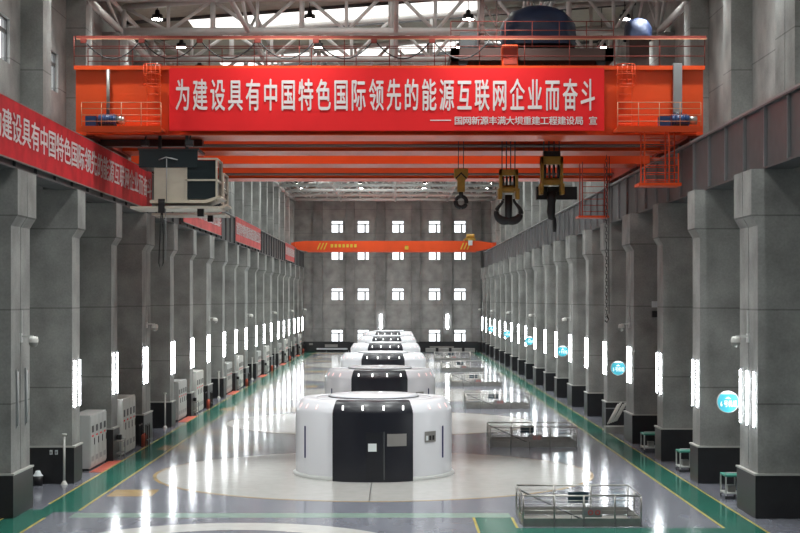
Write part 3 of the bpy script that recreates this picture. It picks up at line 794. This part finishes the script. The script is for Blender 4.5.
# operator cabin
def cabin(crane, xo, yo, zo, scale=1.0):
    cb = MB().box(xo, xo+1.25, yo, yo+1.9, zo, zo+1.3).build('operator_cabin', 'cabin', crane, .02)
    MB().box(xo-.6, xo+1.75, yo-.02, yo+1.92, zo+1.3, zo+2.0).build('front_window', 'cab_glass', cb)
    MB().box(xo-.65, xo+1.8, yo-.05, yo+1.95, zo+2.0, zo+2.07).build('roof_plate', 'black', cb)
    m = MB(); a, b = xo+1.25, xo+2.5
    for x in (a+.04, b):
        for y in (yo+.02, yo+1.9): m.bar((x, y, zo-.05), (x, y, zo+1.65), .07)
    for z in (zo+.8, zo+1.65):
        m.bar((a, yo+.02, z), (b, yo+.02, z), .07); m.bar((b, yo, z), (b, yo+1.9, z), .07); m.bar((a, yo+1.9, z), (b, yo+1.9, z), .07)
    m.build('window_frame', 'cabin', cb)
    MB().box(a+.02, b-.04, yo+.05, yo+1.87, zo+.05, zo+1.6).build('side_window', 'cab_glass', cb)
    f = MB().prism([(xo-.15, zo-.12), (xo+2.1, zo-.12), (xo+2.7, zo+.1), (xo+2.65, zo+.18), (xo+2.05, zo), (xo-.15, zo)], 1, yo-.1, yo+2.0).build('cabin_floor', 'cabin', cb)
    MB().box(xo-.9, xo+2.6, yo-.35, yo+2.1, zo-.36, zo-.27).build('lower_step', 'cabin', cb)
    for x in (xo+.1, xo+1.2): MB().bar((x, yo+.9, zo+2.05), (x, yo+.9, ZB), .12).build('hanger', 'black', cb)
    MB().tube([(xo+.2, yo-.08, zo+1.6), (xo+.5, yo-.12, zo+1.7), (xo+.95, yo-.08, zo+1.6)], .025, 6).tube([(xo+.52, yo-.1, zo-.1), (xo+.52, yo-.1, zo+1.65)], .02, 6).build('wiper', 'grey_steel', cb)
    MB().box(xo+1.75, xo+2.0, yo-.15, yo+.1, zo-.66, zo-.36).build('sounder', 'black', cb)
cabin(cr, -9.64, 61.2, 10.93)
# pendant cable below the cabin
pc = thing('pendant_cable', (-9.35, 60.6, 8.0), 'looped dark cable hanging below the crane cabin on the left', 'cable')
MB().tube([(-9.3, 60.9, 10.5), (-9.35, 60.9, 9.4), (-9.4, 60.9, 8.4), (-9.33, 60.9, 8.15), (-9.22, 60.9, 8.4), (-9.22, 60.9, 9.6), (-9.26, 60.9, 10.5)], .028, 6).build('cable', 'rubber', pc)
MB().box(-9.42, -9.16, 60.82, 60.98, 10.4, 10.95).build('gland_box', 'black', pc)
MB().tube([(-9.15, 60.95, 10.6), (-9.12, 60.95, 9.6), (-9.14, 60.95, 8.5)], .02, 6).build('wire', 'grey_steel', pc)

# --- main banner on the near crane
yb_ = yf-.19
mbn = thing('crane_banner', (-9.2, yb_, 13.75), 'wide red slogan banner across the front of the near crane', 'banner')
MB().box(-9.12, 8.45, yb_-.015, yb_+.01, 13.77, 16.3).build('cloth', 'banner', mbn)
L = MB(); P = 61.8/1530
letters(L, SLOGAN, ((182.5-395)*P, yb_-.02, 6.95+(299.5-107.6)*P), (1,0,0), (0,0,1), 17.62*P, .62, 1.36, .022); L.build('slogan_lettering', 'letter', mbn)
L = MB(); letters(L, SIGNED[:-2], ((458.5-395)*P, yb_-.02, 6.95+(299.5-124.0)*P), (1,0,0), (0,0,1), 8.6*P, .36, .36, .02)
letters(L, SIGNED[-1], ((593-395)*P, yb_-.02, 6.95+(299.5-124.0)*P), (1,0,0), (0,0,1), 8.6*P, .36, .36, .02); L.build('signature_lettering', 'letter', mbn); MB().box((430-395)*P, (451-395)*P, yb_-.022, yb_-.018, 6.95+(299.5-120.8)*P, 6.95+(299.5-119.8)*P).build('signature_dash', 'letter', mbn)

# --- second crane behind
cr2, fr2, rr2 = big_crane(75.0, False, 'second orange overhead crane just behind the near one')
rail_posts(cr2, 'top_railing', (-12.9, 75, ZT+.06), (12.4, 75, ZT+.06), 12, 1.1, 'rail_red', 1, .02)
_c = cr; cabin(cr2, -10.75, 73.6, 11.35)
cg = MB(); x0, x1 = 9.05, 10.25
for x in (x0, x1):
    cg.bar((x, 73.9, 11.0), (x, 73.9, 13.6), .05); cg.bar((x, 74.9, 11.0), (x, 74.9, 13.6), .05)
for q in range(8): cg.tube([(x0, 73.9, 11.2+q*.3), (x1, 73.9, 11.2+q*.3)], .018, 6)
ac = cg.build('access_cage', 'dark_orange', cr2); MB().box(x0-.2, x1+.1, 73.8, 75, 10.9, 11.0).build('cage_floor', 'orange', ac)

# --- trolleys on top, under blue tarpaulins
def tarp(mb, cx, cy, zb, w, d, h):
    n, mm = 28, 12; i = len(mb.v)
    for a in range(mm+1):
        ph = PI/2*a/mm
        for k in range(n):
            t = 2*PI*k/n; e = .62
            ca, sa = math.cos(t), math.sin(t); cp = math.cos(ph)**.45
            x = math.copysign(abs(ca)**e, ca)*cp; y = math.copysign(abs(sa)**e, sa)*cp
            wob = 1+.035*math.sin(5*t+a)+.02*math.sin(11*t)
            mb.v.append((cx+w/2*x*wob, cy+d/2*y*wob, zb+h*math.sin(ph)**.9*(1+.03*math.sin(3*t))))
    for a in range(mm):
        for k in range(n):
            mb.smooth.add(len(mb.f)); mb.f.append((i+a*n+k, i+a*n+(k+1) % n, i+(a+1)*n+(k+1) % n, i+(a+1)*n+k))
    return mb
def trolley(x0, x1, ya, yb, z, label, tx, tw, th, tz):
    r = thing('hoist_trolley', ((x0+x1)/2, (ya+yb)/2, z), label, 'hoist trolley')
    MB().box(x0, x1, ya, ya+.35, z+.25, z+.75).box(x0, x1, yb-.35, yb, z+.25, z+.75).box(x0, x0+.35, ya, yb, z+.25, z+.75).box(x1-.35, x1, ya, yb, z+.25, z+.75).build('frame', 'dark_brown', r)
    for x in (x0+.5, x1-.5):
        for y in (ya+.15, yb-.15): MB().cyl((x, y, z+.2), .2, .14, 1, 18).build('wheel', 'black', r)
    MB().box(x0+.35, x1-.35, ya+.35, yb-.35, z+.6, z+.72).build('deck', 'dark_brown', r)
    MB().cyl(((x0+x1)/2, (ya+yb)/2, z+1.1), .5, (x1-x0)*.6, 0, 24).build('rope_drum', 'girder', r)
    MB().box(x0+.4, x0+1.3, ya+.5, ya+1.4, z+.72, z+1.5).build('gearbox', 'girder', r)
    MB().bar((x0+1.3, ya+.2, z+.75), (x0+1.3, ya+.2, 20.0), .18).bar((x0+1.9, ya+.2, z+.75), (x0+1.9, ya+.2, 19.3), .06).bar((x0+1.3, ya+.2, 19.3), (x0+1.9, ya+.2, 18.2), .06).bar((x0+1.3, ya+.2, 18.2), (x0+1.9, ya+.2, 17.4), .06).build('mast', 'dark_brown', r)
    rail_posts(r, 'railing', (x0, ya, z+.75), (x1, ya, z+.75), 6, 1.1, 'rail_red', 2, .018)
    tarp(MB(), tx, (ya+yb)/2, tz, tw, (yb-ya)*.6, th).build('tarpaulin', 'tarp', r)
    return r
trolley(2.3, 9.0, 63.0, 69.8, ZT+.2, 'hoist trolley under a large blue tarpaulin on the near crane', 6.15, 3.3, 1.75, 17.75)
t = thing('motor_hood', (10.9, 70, ZT+.06), 'small dark blue tarpaulin hood at the right end of the near crane', 'hood')
MB().box(10.6, 11.5, 69.2, 70.2, ZT+.06, 18.9).build('stand', 'dark_brown', t); tarp(MB(), 11.05, 69.65, 18.75, 1.25, 1.3, .95).build('tarpaulin', 'tarp', t)
t = thing('control_box', (4.7, 62.5, ZT+.06), 'red control box standing on the near crane beside the tarpaulin', 'box')
MB().box(4.35, 5.0, 62.15, 62.85, ZT+.06, ZT+.95).build('body', 'orange', t, .02); MB().box(4.4, 4.95, 62.12, 62.15, ZT+.15, ZT+.85).build('door', 'dark_orange', t)

# --- hook blocks
def ropes(m, x, y, z0, z1, w, n):
    for i in range(n):
        for dy in (-.12, .12): m.tube([(x-w/2+w*i/(n-1), y+dy, z0), (x-w/2+w*i/(n-1), y+dy, z1)], .016, 6)
def smooth_path(P, R_, k=4):
    P = [Vector(p) for p in P]; op, orr = [], []
    for i in range(len(P)-1):
        a, b, c, d = P[max(i-1, 0)], P[i], P[i+1], P[min(i+2, len(P)-1)]
        for j in range(k):
            t = j/k; op.append(.5*((2*b)+(c-a)*t+(2*a-5*b+4*c-d)*t*t+(3*b-a-3*c+d)*t**3)); orr.append(R_[i]+(R_[i+1]-R_[i])*t)
    return op+[P[-1]], orr+[R_[-1]]
def zpx(py, d): return 6.95+(299.5-py)*d/1530
D = 66.2; K = D/1530
# small hook
x = (461-395)*K
h = thing('hook_block', (x, D, zpx(186, D)), 'small yellow hook block, leftmost of the three', 'hook', 'crane hook blocks')
m = MB(); ropes(m, x, D, zpx(172, D), ZT+.86, .22, 2); m.build('rope', 'black', h)
MB().prism([(x-.3, zpx(169, D)), (x+.3, zpx(169, D)), (x+.3, zpx(177, D)), (x+.16, zpx(181, D)), (x+.16, zpx(192, D)), (x-.16, zpx(192, D)), (x-.16, zpx(181, D)), (x-.3, zpx(177, D))], 1, D-.22, D+.22).build('sheave_housing', 'yellow', h)
MB().prism([(x-.24, zpx(180, D)), (x, zpx(174.5, D)), (x+.24, zpx(180, D)), (x+.24, zpx(178, D)), (x, zpx(172.5, D)), (x-.24, zpx(178, D))], 1, D-.235, D-.22).build('chevron', 'black', h)
hk = MB().tube([(x, D, zpx(192, D)), (x, D, zpx(197, D))], .1, 10)
for sg in (-1, 1):
    hk.tube(*smooth_path([(x, D, zpx(196, D)), (x+sg*.17, D, zpx(198, D)), (x+sg*.23, D, zpx(202, D)), (x+sg*.16, D, zpx(206, D)), (x, D, zpx(207.5, D))], [.08, .09, .1, .1, .09]), 10)
hk.build('hook', 'black', h)
# ring (ramshorn) hook
def big_block(x, ztop, zbot, w, label):
    h = thing('hook_block', (x, D, zbot), label, 'hook', 'crane hook blocks')
    m = MB(); ropes(m, x, D, ztop-.3, ZT+.86, w*.7, 4); m.build('rope', 'black', h)
    t = .12; H = ztop-zbot
    m = MB().box(x-w/2, x-w/2+t, D-.3, D+.3, zbot, ztop).box(x+w/2-t, x+w/2, D-.3, D+.3, zbot, ztop).box(x-w/2, x+w/2, D-.3, D+.3, ztop-H*.22, ztop)
    m.box(x-w/2+t, x+w/2-t, D-.22, D+.22, zbot+H*.2, zbot+H*.34)
    m.build('sheave_housing', 'yellow', h, .015)
    for sg in (-1, 1): MB().box(x+sg*(w/2-.1), x+sg*(w/2+.06), D-.33, D+.33, zbot-.12, zbot+.35).build('cheek_plate', 'yellow', h, .02)
    s = MB()
    for q in (-.3, -.1, .1, .3): s.cyl((x+q*w, D, zbot+H*.58), H*.2, .07, 0, 20)
    s.build('sheave', 'black', h)
    MB().cyl((x, D, zbot+H*.3), .17, w-.3, 0, 16).build('trunnion', 'yellow', h)
    return h
x = (508.5-395)*K
h = big_block(x, zpx(170, D), zpx(197, D), .8, 'yellow hook block with a large black ring hook, middle of three')
hk = MB().tube([(x, D, zpx(195, D)), (x, D, zpx(222, D))], .16, 12)
for sg in (-1, 1):
    hk.tube(*smooth_path([(x, D, zpx(220.5, D)), (x+sg*.25, D, zpx(220.5, D)), (x+sg*.43, D, zpx(218, D)), (x+sg*.53, D, zpx(213.5, D)), (x+sg*.49, D, zpx(209, D)), (x+sg*.36, D, zpx(205, D)), (x+sg*.26, D, zpx(202, D)), (x+sg*.22, D, zpx(199, D))], [.19, .19, .17, .12, .09, .07, .06, .05]), 10)
hk.build('ring_hook', 'black', h)
x = (551.5-395)*K
h = big_block(x, zpx(157, D), zpx(192, D), .95, 'largest yellow hook block with a long black tool, rightmost of three')
MB().box(x-.36, x+.36, D-.25, D+.25, zpx(157, D)-.05, zpx(151.5, D)).build('head_plate', 'black', h)
MB().box(x-.62, x+1.15, D+.35, D+.75, zpx(199, D), zpx(186, D)).build('counterweight', 'black', h)
MB().bar((x, D+.1, zpx(191, D)), (x, D+.5, zpx(191, D)), .3).build('link', 'black', h)
MB().tube([(x, D, zpx(192, D)), (x, D, zpx(200, D)), (x, D, zpx(203, D)), (x-.02, D, zpx(212, D)), (x, D, zpx(218, D)), (x+.12, D, zpx(219.5, D)), (x+.13, D, zpx(225, D)), (x+.13, D, zpx(232, D))], [.22, .2, .17, .19, .16, .09, .09, .07], 12).build('tool', 'black', h)
# hanging dark chain at the right
x = (606.5-395)*70/1530
c = MB(); z = 6.2
while z < 13.5:
    a = (int(z*6)) % 2
    c.tube([(x+(.05 if a else .0)*math.cos(q)*1.2, 70.0+(.0 if a else .06)*math.cos(q), z+.11*math.sin(q)) for q in [2*PI*j/8 for j in range(8)]], .013, 5, closed=True); z += .165
ch = thing('hoist_chain', (x, 70, 6.2), 'dark hoist chain hanging before the right columns', 'chain'); c.build('chain', 'black', ch)
MB().tube([(x+.12, 70, 6.3), (x+.1, 70, 9), (x+.13, 70, 13.5)], .02, 6).build('wire', 'black', ch); MB().tube([(x, 70, 6.22), (x+.1, 70, 6.05), (x+.02, 70, 5.9), (x-.08, 70, 6.0)], .035, 8).build('hook', 'black', ch)

# --- far crane
yc = 188.0
fcn = thing('overhead_crane', (0, yc, 13.3), 'small far orange overhead crane in front of the end wall', 'crane')
MB().box(-11.0, 10.2, yc, yc+1.2, 12.9, 14.15).prism([(-12.5, 13.2), (-11.0, 12.9), (-11.0, 14.15), (-12.5, 14.0)], 1, yc, yc+1.2).prism([(10.2, 12.9), (12.1, 13.3), (12.1, 13.9), (10.2, 14.15)], 1, yc, yc+1.2).build('box_girder', 'orange', fcn)
MB().box(-11.0, 10.2, yc+4, yc+5.2, 12.9, 14.15).build('box_girder', 'orange', fcn)
for x in RAILX:
    e = MB().box(x-.25, x+.25, yc-.4, yc+5.6, 13.45, 13.95).build('end_carriage', 'orange', fcn)
    for y in (yc, yc+5): MB().cyl((x, y, 13.5), .2, .14, 0, 16).build('wheel', 'black', e)
h = MB()
for x in (-9.6, -9.2, -8.8, 8.0, 8.4, 8.8): h.prism([(x, 13.1), (x+.15, 13.1), (x+.5, 13.9), (x+.35, 13.9)], 1, yc-.02, yc)
h.build('hazard_stripe', 'hazard', fcn)
h = MB()
for q in range(7): h.box(-7.9+.48*q, -7.6+.48*q, yc-.02, yc, 13.35, 13.75)
h.build('pale_marking', 'hazard', fcn)
t = thing('hoist_trolley', (9.3, yc, 14.15), 'small yellow hoist trolley on the right end of the far crane', 'hoist trolley')
MB().box(8.6, 9.9, yc-.1, yc+5, 14.2, 14.5).build('frame', 'yellow', t); MB().cyl((9.3, yc+1, 14.75), .3, 1.0, 0, 16).build('rope_drum', 'yellow', t); MB().box(9.0, 9.5, yc-.5, yc-.1, 13.6, 14.2).build('motor', 'paper', t)
for x in (8.7, 9.8):
    for y in (yc+.6, yc+4.6): MB().cyl((x, y, 14.2), .06, .1, 1, 12).build('wheel', 'black', t)
t = thing('pulley_box', (1.4, yc-.2, 13.3), 'tiny yellow pulley box on the front of the far crane', 'box')
MB().box(1.2, 1.65, yc-.3, yc, 13.1, 13.5).build('body', 'hazard', t); MB().box(1.25, 1.6, yc-.3, yc-.05, 13.5, 13.6).build('lid', 'yellow', t)
